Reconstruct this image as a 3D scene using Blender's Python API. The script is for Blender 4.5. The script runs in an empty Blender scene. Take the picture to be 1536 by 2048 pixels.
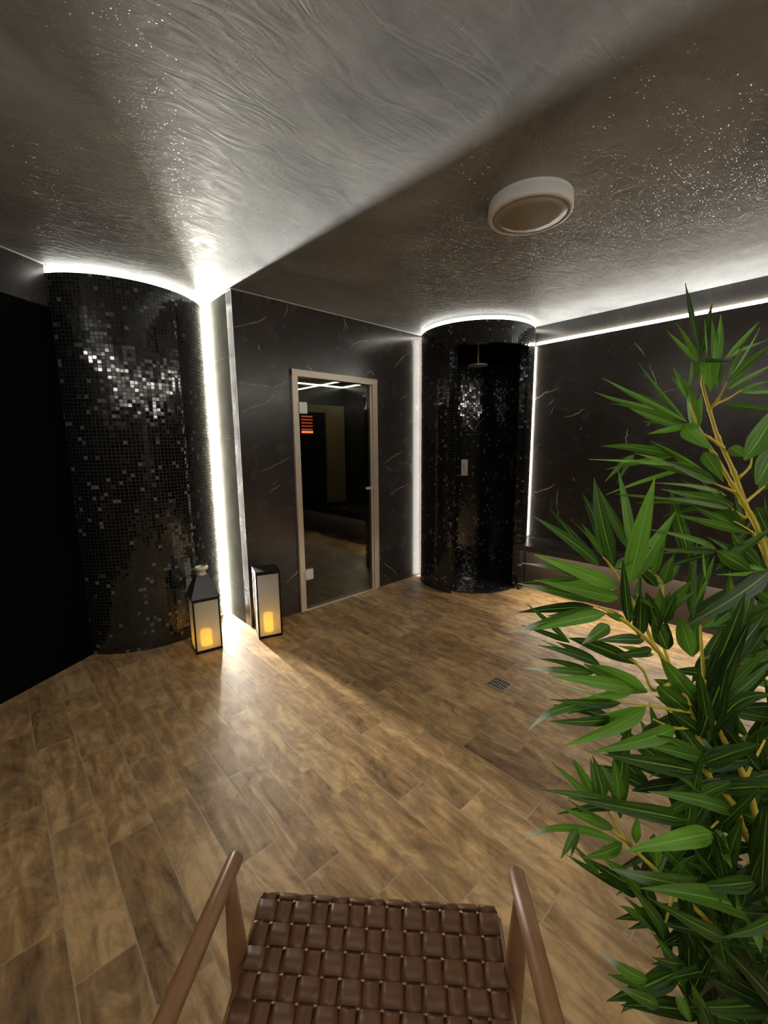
import bpy, bmesh, math, random
from mathutils import Vector, Matrix
random.seed(7)
D2R = math.pi / 180
S = bpy.context.scene
COL = S.collection

# ------------------------------------------------------------------ camera
FPX = 844.58                                   # focal length in pixels of the 1536x2048 frame
CAM = Vector((0.0, 0.0, 1.48))
YAW, PITCH, ROLL = 0.7474, 0.1578, -0.0099
_F = Vector((math.sin(YAW) * math.cos(PITCH), math.cos(YAW) * math.cos(PITCH), -math.sin(PITCH)))
_R0 = Vector((math.cos(YAW), -math.sin(YAW), 0))
_U0 = _R0.cross(_F)
CR = math.cos(ROLL) * _R0 + math.sin(ROLL) * _U0
CU = -math.sin(ROLL) * _R0 + math.cos(ROLL) * _U0
CF = _F
cd = bpy.data.cameras.new('camera')
cd.sensor_fit = 'VERTICAL'
cd.sensor_height = 24.0
cd.lens = 24.0 * FPX / 2048.0
cd.clip_start = 0.02
cam = bpy.data.objects.new('camera', cd)
COL.objects.link(cam)
M3 = Matrix((CR, CU, -CF)).transposed()
cam.matrix_world = Matrix.Translation(CAM) @ M3.to_4x4()
S.camera = cam

# ------------------------------------------------------------------ world, exposure
world = bpy.data.worlds.new('world')
S.world = world
world.use_nodes = True
bg = world.node_tree.nodes['Background']
bg.inputs[0].default_value = (1.0, 0.90, 0.78, 1)      # weak warm ambient fill, added around the closed room
bg.inputs[1].default_value = 0.02
S.view_settings.view_transform = 'Standard'
S.view_settings.look = 'None'
S.view_settings.gamma = 1.0
S.view_settings.use_curve_mapping = False
S.view_settings.exposure = 1.6
S.cycles.use_denoising = True
S.cycles.max_bounces = 8
S.cycles.diffuse_bounces = 4
S.cycles.glossy_bounces = 4
S.cycles.sample_clamp_indirect = 6.0

LED_COL = (1.0, 0.955, 0.85)
LED_MAIN = 130.0       # vertical strip in the corner
LED_ARC = 2.1        # strips on top of the round walls
LED_THIN = 2.8       # slim strips in the crevices of the shower
LED_RIGHT = 12.0       # strip along the right wall
LED_REAR = 42.0        # strip on the wall behind
LED_LEFT = 28.0        # strip on the near left wall
      # strip along the right wall
LED_BENCH = 21.0
LED_STEAM = 5.5

# ------------------------------------------------------------------ helpers
def ray(px, py):
    return CF + CR * ((px - 768) / FPX) + CU * ((1024 - py) / FPX)
def W(px, py, depth):
    return CAM + ray(px, py) * depth
def on_plane(px, py, axis, val):
    d = ray(px, py)
    return CAM + d * ((val - CAM[axis]) / d[axis])

def obj(name, bm, mats, parent=None, smooth=False, loc=None):
    me = bpy.data.meshes.new(name)
    if smooth:
        for f in bm.faces: f.smooth = True
    bm.to_mesh(me); bm.free()
    for m in (mats if isinstance(mats, (list, tuple)) else [mats]):
        me.materials.append(m)
    o = bpy.data.objects.new(name, me)
    COL.objects.link(o)
    if parent is not None:
        o.parent = parent
    if loc is not None: o.location = loc
    return o
def struct(name, bm, mats, parent=None, smooth=False):
    o = obj(name, bm, mats, parent, smooth)
    if parent is None: o['kind'] = 'structure'
    return o
def tag(o, label, cat, group=None):
    o['label'] = label; o['category'] = cat
    if group: o['group'] = group
    return o
def thing(name, label, cat, loc=(0, 0, 0), rotz=0.0, group=None):
    o = bpy.data.objects.new(name, None)
    o.empty_display_size = 0.1
    COL.objects.link(o)
    o.location = loc; o.rotation_euler = (0, 0, rotz)
    return tag(o, label, cat, group)

def add_box(bm, a, b, mi=0, bev=0.0):
    x0, y0, z0 = a; x1, y1, z1 = b
    vs = [bm.verts.new(p) for p in ((x0,y0,z0),(x1,y0,z0),(x1,y1,z0),(x0,y1,z0),(x0,y0,z1),(x1,y0,z1),(x1,y1,z1),(x0,y1,z1))]
    fs = [bm.faces.new([vs[i] for i in q]) for q in ((0,3,2,1),(4,5,6,7),(0,1,5,4),(1,2,6,5),(2,3,7,6),(3,0,4,7))]
    for f in fs: f.material_index = mi
    if bev > 0:
        es = list({e for f in fs for e in f.edges})
        r = bmesh.ops.bevel(bm, geom=es, offset=bev, segments=2, affect='EDGES', profile=0.7)
        for f in r['faces']: f.material_index = mi
    return fs
def box(a, b, bev=0.0):
    bm = bmesh.new(); add_box(bm, a, b, 0, bev); return bm
def add_prism(bm, pts, z0, z1, mi=0):
    n = len(pts)
    lo = [bm.verts.new((p[0], p[1], z0)) for p in pts]
    hi = [bm.verts.new((p[0], p[1], z1)) for p in pts]
    fs = [bm.faces.new(lo[::-1]), bm.faces.new(hi)]
    for i in range(n):
        j = (i + 1) % n
        fs.append(bm.faces.new((lo[i], lo[j], hi[j], hi[i])))
    for f in fs: f.material_index = mi
    return fs
def add_tube(bm, pts, rad, n=10, mi=0, cap=True):
    pts = [Vector(p) for p in pts]
    rads = rad if isinstance(rad, (list, tuple)) else [rad] * len(pts)
    rings = []
    prev = None
    for i, p in enumerate(pts):
        t = (pts[min(i + 1, len(pts) - 1)] - pts[max(i - 1, 0)]).normalized()
        if prev is None:
            up = Vector((0, 0, 1)) if abs(t.z) < 0.9 else Vector((1, 0, 0))
            u = t.cross(up).normalized()
        else:
            u = (prev - t * prev.dot(t)).normalized()
        prev = u
        v = t.cross(u)
        rings.append([bm.verts.new(p + (u * math.cos(2*math.pi*k/n) + v * math.sin(2*math.pi*k/n)) * rads[i]) for k in range(n)])
    for a, b in zip(rings, rings[1:]):
        for k in range(n):
            f = bm.faces.new((a[k], a[(k+1) % n], b[(k+1) % n], b[k])); f.material_index = mi; f.smooth = True
    if cap:
        bm.faces.new(rings[0][::-1]).material_index = mi
        bm.faces.new(rings[-1]).material_index = mi
def add_lathe(bm, prof, c=(0, 0), n=48, mi=0):
    rings = []
    for r, z in prof:
        if r < 1e-6: rings.append([bm.verts.new((c[0], c[1], z))])
        else: rings.append([bm.verts.new((c[0] + r*math.cos(2*math.pi*k/n), c[1] + r*math.sin(2*math.pi*k/n), z)) for k in range(n)])
    for a, b in zip(rings, rings[1:]):
        for k in range(n):
            q = [a[k % len(a)], a[(k+1) % n % len(a)], b[(k+1) % n % len(b)], b[k % len(b)]]
            q2 = []
            for v in q:
                if v not in q2: q2.append(v)
            if len(q2) > 2:
                f = bm.faces.new(q2); f.material_index = mi; f.smooth = True

# ------------------------------------------------------------------ materials
class NT:
    def __init__(s, name):
        s.m = bpy.data.materials.new(name); s.m.use_nodes = True
        s.t = s.m.node_tree; s.b = s.t.nodes['Principled BSDF']; s.out = s.t.nodes['Material Output']
    def n(s, typ, **kw):
        nd = s.t.nodes.new(typ)
        for k, v in kw.items():
            if k.startswith('i_'):
                key = k[2:]
                key = int(key) if key.isdigit() else key
                s.set(nd.inputs[key], v)
            else: setattr(nd, k, v)
        return nd
    def set(s, sock, v):
        if isinstance(v, bpy.types.NodeSocket): s.t.links.new(v, sock)
        elif isinstance(v, (tuple, list)) and sock.type == 'RGBA' and len(v) == 3: sock.default_value = (*v, 1)
        else: sock.default_value = v
    def math(s, op, a, b=0.0, c=None):
        nd = s.n('ShaderNodeMath', operation=op); s.set(nd.inputs[0], a); s.set(nd.inputs[1], b)
        if c is not None: s.set(nd.inputs[2], c)
        return nd.outputs[0]
    def vmath(s, op, a, b=(0, 0, 0)):
        nd = s.n('ShaderNodeVectorMath', operation=op); s.set(nd.inputs[0], a); s.set(nd.inputs[1], b)
        return nd.outputs[0]
    def ramp(s, fac, stops):
        nd = s.n('ShaderNodeValToRGB'); s.set(nd.inputs[0], fac)
        e = nd.color_ramp.elements
        while len(e) < len(stops): e.new(0.5)
        for el, (p, c) in zip(e, stops):
            el.position = p; el.color = (c, c, c, 1) if isinstance(c, (int, float)) else (*c, 1)
        return nd.outputs[0]
    def mix(s, fac, a, b, blend='MIX'):
        nd = s.n('ShaderNodeMix', data_type='RGBA', blend_type=blend); s.set(nd.inputs[0], fac); s.set(nd.inputs[6], a); s.set(nd.inputs[7], b)
        return nd.outputs[2]
    def noise(s, vec, scale, detail=4.0, rough=0.55, dist=0.0):
        nd = s.n('ShaderNodeTexNoise'); s.set(nd.inputs['Vector'], vec); nd.inputs['Scale'].default_value = scale
        nd.inputs['Detail'].default_value = detail; nd.inputs['Roughness'].default_value = rough; nd.inputs['Distortion'].default_value = dist
        return nd.outputs[0]
    def bump(s, h, strength=0.3, dist=0.01, normal=None):
        nd = s.n('ShaderNodeBump'); s.set(nd.inputs['Height'], h); nd.inputs['Strength'].default_value = strength
        nd.inputs['Distance'].default_value = dist
        if normal is not None: s.set(nd.inputs['Normal'], normal)
        return nd.outputs[0]
    def P(s, **kw):
        for k, v in kw.items(): s.set(s.b.inputs[k.replace('_', ' ')], v)
        return s.m
    def coord(s, which='Object'):
        return s.n('ShaderNodeTexCoord').outputs[which]

def plain(name, col, rough=0.5, metal=0.0, noise_amt=0.15, scale=30.0, bump=0.05, **kw):
    t = NT(name)
    c = t.coord()
    v = t.noise(c, scale)
    dark = tuple(x * (1 - noise_amt) for x in col); lite = tuple(min(1, x * (1 + noise_amt)) for x in col)
    t.P(Base_Color=t.mix(v, dark, lite), Roughness=rough, Metallic=metal)
    if bump: t.P(Normal=t.bump(v, bump, 0.002))
    t.P(**kw)
    return t.m

def emit(name, col, strength):
    t = NT(name)
    t.P(Base_Color=(0.8, 0.8, 0.78), Emission_Color=col, Emission_Strength=strength, Roughness=0.4)
    return t.m

def mat_mosaic():
    t = NT('black_glass_mosaic')
    uv = t.n('ShaderNodeUVMap').outputs[0]
    sc = t.n('ShaderNodeVectorMath', operation='SCALE'); t.set(sc.inputs[0], uv); sc.inputs[3].default_value = 1 / 0.025
    cell = t.vmath('FLOOR', sc.outputs[0])
    fr = t.vmath('FRACTION', sc.outputs[0])
    sx = t.n('ShaderNodeSeparateXYZ'); t.set(sx.inputs[0], fr)
    ex = t.math('MINIMUM', sx.outputs[0], t.math('SUBTRACT', 1.0, sx.outputs[0]))
    ey = t.math('MINIMUM', sx.outputs[1], t.math('SUBTRACT', 1.0, sx.outputs[1]))
    tile = t.math('GREATER_THAN', t.math('MINIMUM', ex, ey), 0.065)
    wn = t.n('ShaderNodeTexWhiteNoise', noise_dimensions='2D'); t.set(wn.inputs['Vector'], cell)
    rnd = t.n('ShaderNodeSeparateColor'); t.set(rnd.inputs[0], wn.outputs[1])
    base = t.ramp(rnd.outputs[0], [(0.0, (0.002, 0.002, 0.0022)), (0.60, (0.004, 0.004, 0.0045)), (0.80, (0.010, 0.010, 0.011)), (0.94, (0.02, 0.02, 0.022)), (0.97, (0.16, 0.155, 0.15))])
    col = t.mix(tile, (0.030, 0.028, 0.026), base)
    tilt = t.n('ShaderNodeVectorMath', operation='SCALE')
    t.set(tilt.inputs[0], t.vmath('SUBTRACT', wn.outputs[1], (0.5, 0.5, 0.5))); tilt.inputs[3].default_value = 0.065
    geo = t.n('ShaderNodeNewGeometry')
    nrm = t.vmath('NORMALIZE', t.vmath('ADD', geo.outputs['Normal'], tilt.outputs[0]))
    rough = t.math('ADD', 0.55, t.math('MULTIPLY', tile, -0.47))
    t.P(Base_Color=col, Roughness=rough, Normal=nrm, Specular_IOR_Level=t.math('ADD', 0.3, t.math('MULTIPLY', tile, 0.7)))
    return t.m

def mat_marble(name, c0=(0.026, 0.020, 0.017), c1=(0.072, 0.059, 0.052), vein=(0.30, 0.27, 0.24)):
    t = NT(name)
    c = t.coord()
    cloud = t.noise(c, 2.6, 6, 0.6, 0.6)
    base = t.mix(t.ramp(cloud, [(0.2, 0.0), (0.95, 1.0)]), c0, c1)
    nz = t.noise(c, 1.9, 5, 0.5, 0.7)
    line = t.ramp(t.math('ABSOLUTE', t.math('SUBTRACT', nz, 0.5)), [(0.0, 1.0), (0.0025, 0.4), (0.006, 0.0)])
    mask = t.ramp(t.noise(c, 3.3, 3), [(0.52, 0.0), (0.68, 1.0)])
    f = t.math('MULTIPLY', t.math('MULTIPLY', line, mask), 0.35)
    col = t.mix(f, base, vein)
    st = t.n('ShaderNodeMapping'); t.set(st.inputs[0], c); st.inputs['Scale'].default_value = (14, 14, 0.5)
    bump = t.bump(t.noise(st.outputs[0], 1.0, 2), 0.18, 0.004)
    t.P(Base_Color=col, Roughness=t.ramp(t.noise(c, 6, 4), [(0.3, 0.20), (0.7, 0.30)]), Normal=bump, Specular_IOR_Level=0.6)
    return t.m

def mat_ceiling():
    t = NT('troweled_grey_stucco')
    c = t.coord()
    cl = t.noise(c, 1.6, 6, 0.62, 0.8)
    fine = t.noise(c, 9, 5, 0.6, 1.2)
    base = t.mix(t.ramp(cl, [(0.32, 0.0), (0.70, 1.0)]), (0.176, 0.190, 0.203), (0.41, 0.436, 0.458))
    base = t.mix(t.math('MULTIPLY', fine, 0.30), base, (0.50, 0.515, 0.525))
    m1 = t.n('ShaderNodeMapping'); t.set(m1.inputs[0], c); m1.inputs['Rotation'].default_value = (0, 0, 0.75); m1.inputs['Scale'].default_value = (3.2, 9, 1)
    a = t.noise(m1.outputs[0], 1.3, 4, 0.5, 2.2)
    b = t.noise(c, 2.6, 4, 0.5, 0.8)
    k = t.noise(c, 8.0, 3, 0.5, 1.0)
    h = t.math('ADD', t.math('MULTIPLY', a, 0.55), t.math('ADD', t.math('MULTIPLY', b, 0.6), t.math('MULTIPLY', k, 0.07)))
    nrm = t.bump(h, 0.45, 0.02)
    # mica flakes in the plaster: tiny tilted facets
    vo = t.n('ShaderNodeTexVoronoi'); t.set(vo.inputs['Vector'], c); vo.inputs['Scale'].default_value = 210
    rc = t.n('ShaderNodeSeparateColor'); t.set(rc.inputs[0], vo.outputs['Color'])
    flake = t.math('MULTIPLY', t.math('GREATER_THAN', rc.outputs[0], 0.88), t.math('LESS_THAN', vo.outputs['Distance'], 0.42))
    tilt = t.n('ShaderNodeVectorMath', operation='SCALE'); t.set(tilt.inputs[0], t.vmath('SUBTRACT', vo.outputs['Color'], (0.5, 0.5, 0.5)))
    t.set(tilt.inputs[3], t.math('MULTIPLY', flake, 0.34))
    nrm = t.vmath('NORMALIZE', t.vmath('ADD', nrm, tilt.outputs[0]))
    rough = t.mix(flake, t.ramp(fine, [(0.3, 0.42), (0.7, 0.58)]), (0.10, 0.10, 0.10))
    t.P(Base_Color=base, Roughness=rough, Normal=nrm, Specular_IOR_Level=0.5)
    return t.m

def mat_floor():
    t = NT('wood_look_floor_tile')
    c = t.coord()
    s = t.n('ShaderNodeSeparateXYZ'); t.set(s.inputs[0], c)
    u = t.math('DIVIDE', t.math('SUBTRACT', s.outputs[0], 0.162), 0.155)
    iu = t.math('FLOOR', u); fu = t.math('FRACT', u)
    yy = t.math('SUBTRACT', s.outputs[1], t.math('ADD', 1.307, t.math('MULTIPLY', t.math('SUBTRACT', iu, 2.0), 0.424)))
    v = t.math('DIVIDE', yy, 0.63)
    iv = t.math('FLOOR', v); fv = t.math('FRACT', v)
    eu = t.math('MULTIPLY', t.math('MINIMUM', fu, t.math('SUBTRACT', 1.0, fu)), 0.155)
    ev = t.math('MULTIPLY', t.math('MINIMUM', fv, t.math('SUBTRACT', 1.0, fv)), 0.63)
    e = t.math('MINIMUM', eu, ev)
    grout = t.math('LESS_THAN', e, 0.0020)
    edge = t.ramp(e, [(0.0, 0.0), (0.006, 1.0)])
    cid = t.n('ShaderNodeCombineXYZ'); t.set(cid.inputs[0], iu); t.set(cid.inputs[1], iv)
    wn = t.n('ShaderNodeTexWhiteNoise', noise_dimensions='2D'); t.set(wn.inputs['Vector'], cid.outputs[0])
    off = t.n('ShaderNodeVectorMath', operation='SCALE'); t.set(off.inputs[0], wn.outputs[1]); off.inputs[3].default_value = 37.0
    pc = t.vmath('ADD', c, off.outputs[0])
    mp = t.n('ShaderNodeMapping'); t.set(mp.inputs[0], pc); mp.inputs['Scale'].default_value = (17, 2.4, 1)
    g1 = t.noise(mp.outputs[0], 1.0, 6, 0.6, 1.1)
    mp2 = t.n('ShaderNodeMapping'); t.set(mp2.inputs[0], pc); mp2.inputs['Scale'].default_value = (8, 4.0, 1)
    g2 = t.noise(mp2.outputs[0], 1.0, 5, 0.65, 1.8)
    g3 = t.noise(pc, 60, 3, 0.6)
    tone = t.math('ADD', t.math('MULTIPLY', g1, 0.62), t.math('ADD', t.math('MULTIPLY', g2, 0.66), t.math('MULTIPLY', wn.outputs[0], 0.16)))
    tone = t.math('ADD', tone, t.math('MULTIPLY', t.math('SUBTRACT', g3, 0.5), 0.12))
    col = t.ramp(tone, [(0.44, (0.092, 0.047, 0.020)), (0.58, (0.26, 0.148, 0.064)), (0.72, (0.43, 0.262, 0.118)), (0.88, (0.68, 0.45, 0.215))])
    grey = t.ramp(t.noise(pc, 4.5, 4, 0.6, 0.5), [(0.5, 0.0), (0.72, 0.55)])
    col = t.mix(grey, col, t.mix(g2, (0.10, 0.070, 0.042), (0.28, 0.21, 0.13)))
    col = t.mix(grout, col, (0.44, 0.35, 0.22))
    h = t.math('ADD', t.math('MULTIPLY', edge, 1.0), t.math('MULTIPLY', g1, 0.35))
    t.P(Base_Color=col, Roughness=t.ramp(g2, [(0.3, 0.50), (0.7, 0.40)]), Normal=t.bump(h, 0.25, 0.002), Specular_IOR_Level=0.4)
    return t.m

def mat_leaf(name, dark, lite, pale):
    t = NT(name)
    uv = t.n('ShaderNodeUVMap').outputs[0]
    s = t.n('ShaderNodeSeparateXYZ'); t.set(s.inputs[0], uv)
    at = t.n('ShaderNodeAttribute', attribute_name='tone').outputs['Fac']  # per-leaf tone: painted light and shade on top of the leaf's own green
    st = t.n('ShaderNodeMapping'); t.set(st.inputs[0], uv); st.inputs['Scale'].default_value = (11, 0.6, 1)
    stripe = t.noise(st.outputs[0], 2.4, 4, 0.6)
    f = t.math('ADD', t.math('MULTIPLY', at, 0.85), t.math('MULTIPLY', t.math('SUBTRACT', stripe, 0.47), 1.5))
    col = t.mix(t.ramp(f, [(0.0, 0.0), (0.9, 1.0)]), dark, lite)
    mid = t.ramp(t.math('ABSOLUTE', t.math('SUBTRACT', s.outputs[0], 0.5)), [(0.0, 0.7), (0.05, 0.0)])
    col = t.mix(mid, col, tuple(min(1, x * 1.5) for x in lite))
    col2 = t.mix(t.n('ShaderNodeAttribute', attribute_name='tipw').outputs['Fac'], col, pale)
    t.P(Base_Color=col2, Roughness=0.45, Normal=t.bump(stripe, 0.25, 0.001), Specular_IOR_Level=0.4)
    tr = t.n('ShaderNodeBsdfTranslucent'); t.set(tr.inputs[0], col2)
    ms = t.n('ShaderNodeMixShader'); ms.inputs[0].default_value = 0.28
    t.t.links.new(t.b.outputs[0], ms.inputs[1]); t.t.links.new(tr.outputs[0], ms.inputs[2]); t.t.links.new(ms.outputs[0], t.out.inputs[0])
    return t.m

def mat_glass(name, tint=(0.72, 0.80, 0.74), rough=0.0, transp=0.75):
    t = NT(name)
    tr = t.n('ShaderNodeBsdfTransparent'); tr.inputs[0].default_value = (*tint, 1)
    gl = t.n('ShaderNodeBsdfGlossy'); gl.inputs[0].default_value = (1, 1, 1, 1); gl.inputs['Roughness'].default_value = rough
    fr = t.n('ShaderNodeFresnel'); fr.inputs[0].default_value = 1.5
    ms = t.n('ShaderNodeMixShader'); t.set(ms.inputs[0], t.math('MULTIPLY', fr.outputs[0], 0.55))
    t.t.links.new(tr.outputs[0], ms.inputs[1]); t.t.links.new(gl.outputs[0], ms.inputs[2]); t.t.links.new(ms.outputs[0], t.out.inputs[0])
    return t.m

def mat_frosted():
    t = NT('frosted_glass')
    c = t.coord()
    nz = t.noise(c, 90, 2)
    tl = t.n('ShaderNodeBsdfTranslucent'); tl.inputs[0].default_value = (0.88, 0.87, 0.83, 1)
    gl = t.n('ShaderNodeBsdfRefraction'); gl.inputs[0].default_value = (0.95, 0.95, 0.92, 1); gl.inputs['Roughness'].default_value = 0.42; gl.inputs['IOR'].default_value = 1.06
    df = t.n('ShaderNodeBsdfDiffuse'); df.inputs[0].default_value = (0.8, 0.79, 0.76, 1); t.set(df.inputs['Normal'], t.bump(nz, 0.1, 0.001))
    m1 = t.n('ShaderNodeMixShader'); m1.inputs[0].default_value = 0.62
    m2 = t.n('ShaderNodeMixShader'); m2.inputs[0].default_value = 0.35
    t.t.links.new(tl.outputs[0], m1.inputs[1]); t.t.links.new(gl.outputs[0], m1.inputs[2])
    t.t.links.new(m1.outputs[0], m2.inputs[1]); t.t.links.new(df.outputs[0], m2.inputs[2]); t.t.links.new(m2.outputs[0], t.out.inputs[0])
    return t.m

M = {}
M['mosaic'] = mat_mosaic()
M['marble'] = mat_marble('dark_veined_marble')
M['honed'] = plain('honed_grey_brown_stone', (0.085, 0.083, 0.070), 0.6, noise_amt=0.45, scale=7, Specular_IOR_Level=0.0)
M['support'] = plain('dark_brown_stone', (0.022, 0.014, 0.010), 0.5, noise_amt=0.4, scale=8)
M['vein'] = plain('white_marble_vein', (0.42, 0.39, 0.35), 0.3)
M['ceiling'] = mat_ceiling()
M['floor'] = mat_floor()
M['black'] = plain('matte_black_panel', (0.0012, 0.0012, 0.0013), 0.7, noise_amt=0.3, Specular_IOR_Level=0.08)
M['trim'] = plain('satin_metal_trim', (0.72, 0.70, 0.66), 0.35, 0.4, bump=0)
M['steel'] = plain('brushed_steel', (0.74, 0.65, 0.52), 0.42, 0.5, scale=60)
M['chrome'] = plain('chrome', (0.8, 0.8, 0.8), 0.12, 1.0, noise_amt=0.03, bump=0)
M['glass'] = mat_glass('tinted_door_glass', (0.62, 0.62, 0.55))
M['frost'] = mat_frosted()
M['led_main'] = emit('led_corner_light', LED_COL, LED_MAIN)
M['led_arc'] = emit('led_arc_light', LED_COL, LED_ARC)
M['led_thin'] = emit('led_slim_light', LED_COL, LED_THIN)
M['led_rear'] = emit('led_rear_light', LED_COL, LED_REAR)
M['led_left'] = emit('led_near_left_light', LED_COL, LED_LEFT)
M['led_tuck'] = emit('led_tucked_light', LED_COL, 7.0)
M['led_right'] = emit('led_wall_light', LED_COL, LED_RIGHT)
M['led_bench'] = emit('led_bench_light', (1.0, 0.90, 0.74), LED_BENCH)
M['led_steam'] = emit('led_steam_light', (1.0, 0.97, 0.84), LED_STEAM)
M['lantern'] = plain('black_lantern_metal', (0.018, 0.018, 0.019), 0.35, 0.6)
M['lantern_roof'] = plain('dark_grey_lantern_metal', (0.09, 0.09, 0.088), 0.38, 0.7)
M['candle'] = emit('amber_candle_glow', (1.0, 0.47, 0.01), 1.6)
M['white_plastic'] = plain('white_plastic', (0.82, 0.80, 0.78), 0.35, bump=0, noise_amt=0.03)
M['diffuser'] = plain('opal_diffuser', (0.42, 0.39, 0.35), 0.28, bump=0, noise_amt=0.04)
M['wood'] = plain('oiled_walnut', (0.25, 0.122, 0.052), 0.36, noise_amt=0.35, scale=22)
M['leather'] = plain('brown_saddle_leather', (0.140, 0.061, 0.026), 0.46, noise_amt=0.3, scale=45, bump=0.2)
M['stem'] = plain('yellow_bamboo_stem', (0.62, 0.48, 0.05), 0.5, noise_amt=0.3, scale=50)
M['leaf'] = mat_leaf('bamboo_leaf', (0.005, 0.015, 0.004), (0.20, 0.46, 0.04), (0.55, 0.60, 0.52))
M['pot'] = plain('dark_grey_planter', (0.03, 0.03, 0.03), 0.5)
M['soil'] = plain('soil', (0.03, 0.02, 0.012), 0.9, noise_amt=0.5, bump=0.5)
M['steam_wall'] = plain('black_steam_room_tile', (0.006, 0.007, 0.006), 0.25)
M['beige'] = plain('beige_stone_panel', (0.55, 0.42, 0.20), 0.5, noise_amt=0.3, scale=12)
M['red'] = emit('red_heater_glow', (1.0, 0.10, 0.03), 0.30)
M['red_bar'] = emit('orange_heater_glow', (1.0, 0.22, 0.06), 0.9)
M['bench'] = mat_marble('dark_bench_stone', (0.030, 0.027, 0.024), (0.07, 0.062, 0.056))
M['grate'] = plain('drain_steel', (0.55, 0.48, 0.38), 0.4, 0.7)
M['void'] = plain('dark_drain_gap', (0.004, 0.004, 0.004), 0.9, bump=0)

# ------------------------------------------------------------------ plan of the room (metres)
H = 2.6235            # ceiling
XC = 1.435            # return wall plane / outer corner
YD = 3.172            # wall with the glass door
XR = 4.117            # right wall
LC, LR = Vector((0.868, 3.917)), 0.600      # round mosaic wall, left
SC, SR, SI = Vector((3.79, 2.67)), 0.568, 0.485   # round shower
CTOP = 2.572          # top of the round walls, under the light strips
LD = Vector((0.8263, 0.5633))               # direction of the left wall
LN = Vector((0.5633, -0.8263))
LO = Vector((0.383, 3.5375))                # where it meets the round wall

# floor and ceiling
bm = bmesh.new(); add_box(bm, (-2.6, -2.2, -0.06), (4.36, 4.2, 0.0))
struct('floor', bm, M['floor'])
bm = bmesh.new(); add_box(bm, (-2.6, -2.2, H), (4.36, 4.2, H + 0.08))
struct('ceiling', bm, M['ceiling'])

# wall with the door, opening 1.93..2.82 x 2.08
def vein(bm, pts, w, plane, off, mi=1):
    """an inlaid pale vein: a thin flat ribbon lying in the face of the slab"""
    axis, val = plane
    P = []
    for a, b in zip(pts, pts[1:]):
        n = 5
        for i in range(n):
            k = i / n
            P.append((a[0]*(1-k)+b[0]*k + random.uniform(-1.3, 1.3), a[1]*(1-k)+b[1]*k + random.uniform(-1.3, 1.3)))
    P.append(pts[-1])
    P3 = [on_plane(x, y, axis, val + off) for x, y in P]
    prev = None
    N = len(P3)
    for i, p in enumerate(P3):
        t = (P3[min(i+1, N-1)] - P3[max(i-1, 0)]).normalized()
        nrm = Vector((0, -1, 0)) if axis == 1 else Vector((-1, 0, 0))
        s = t.cross(nrm).normalized()
        ww = w * (0.35 + 0.65 * math.sin(math.pi * (i + 0.5) / N)) * random.uniform(0.5, 1.2)
        cur = (bm.verts.new(p + s * ww), bm.verts.new(p - s * ww))
        if prev: bm.faces.new((prev[0], cur[0], cur[1], prev[1])).material_index = mi
        prev = cur
DX0, DX1, DZ = 1.925, 2.825, 2.085
T = 0.10
bm = bmesh.new()
add_box(bm, (XC, YD, 0), (DX0, YD + T, H))
add_box(bm, (DX1, YD, 0), (3.535, YD + T, H))
add_box(bm, (DX0, YD, DZ), (DX1, YD + T, H))
for pts, w in [([(470, 655), (500, 648), (525, 640), (534, 632)], .0035), ([(477, 765), (520, 770), (545, 775), (575, 762)], .0045),
               ([(482, 825), (505, 815), (535, 805), (548, 790)], .0035), ([(576, 608), (570, 635)], .004),
               ([(687, 637), (697, 660)], .004), ([(690, 640), (688, 665)], .003), ([(698, 697), (718, 682), (745, 680), (790, 677), (830, 676)], .005),
               ([(822, 672), (827, 695)], .004), ([(790, 735), (800, 720), (812, 708)], .004), ([(615, 730), (624, 742)], .004),
               ([(733, 748), (742, 742), (750, 750)], .004), ([(520, 945), (548, 932), (580, 915)], .003), ([(540, 985), (560, 970)], .003),
               ([(765, 928), (785, 915), (805, 902)], .0035), ([(777, 992), (795, 980), (815, 968)], .004), ([(767, 1125), (785, 1138), (795, 1150)], .004),
               ([(573, 1165), (588, 1150), (600, 1140)], .005), ([(516, 690), (520, 700)], .005), ([(785, 770), (788, 795)], .003), ([(802, 800), (812, 790)], .003)]:
    vein(bm, pts, w, (1, YD), -0.0006)
struct('wall_back', bm, [M['marble'], M['vein']])

# return wall of the recess
bm = bmesh.new()
add_box(bm, (XC, YD + T, 0), (XC + 0.06, 3.90, H))
for z in (0.30, 0.92, 1.54, 2.16):
    add_box(bm, (XC - 0.0008, YD + 0.002, z), (XC, 3.78, z + 0.002), 1)
struct('wall_side', bm, [M['honed'], M['void']])
# thin metal trims
def trim(i, a, b):
    o = struct('trim_%d' % i, box(a, b), M['trim']); return o
trim(1, (XC - .004, YD - .006, H - .010), (3.53, YD, H - .002))
trim(2, (XC - .006, YD - .004, H - .010), (XC, 3.72, H - .002))
trim(3, (XC - .005, YD - .005, 0.0), (XC, YD, H - .010))
bm = bmesh.new()
a, b = LO + LN * 0.014, LO - LD * 3.0 + LN * 0.014
add_prism(bm, [a, a - LN * .01, b - LN * .01, b][::-1], H - .011, H - .002)
struct('trim_4', bm, M['trim'])

# left wall: black below, stone frieze above
bm = bmesh.new()
a, b = LO + LD * 0.02, LO - LD * 3.0
add_prism(bm, [a, a - LN * 0.1, b - LN * 0.1, b], 0, 2.365, 0)
struct('wall_left', bm, M['black'])
bm = bmesh.new()
a, b = LO + LN * 0.006 - LD * 0.0, LO - LD * 3.0 + LN * 0.006
add_prism(bm, [a, a - LN * 0.1, b - LN * 0.1, b], 2.365, H, 0)
struct('wall_frieze', bm, M['bench'])

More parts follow.
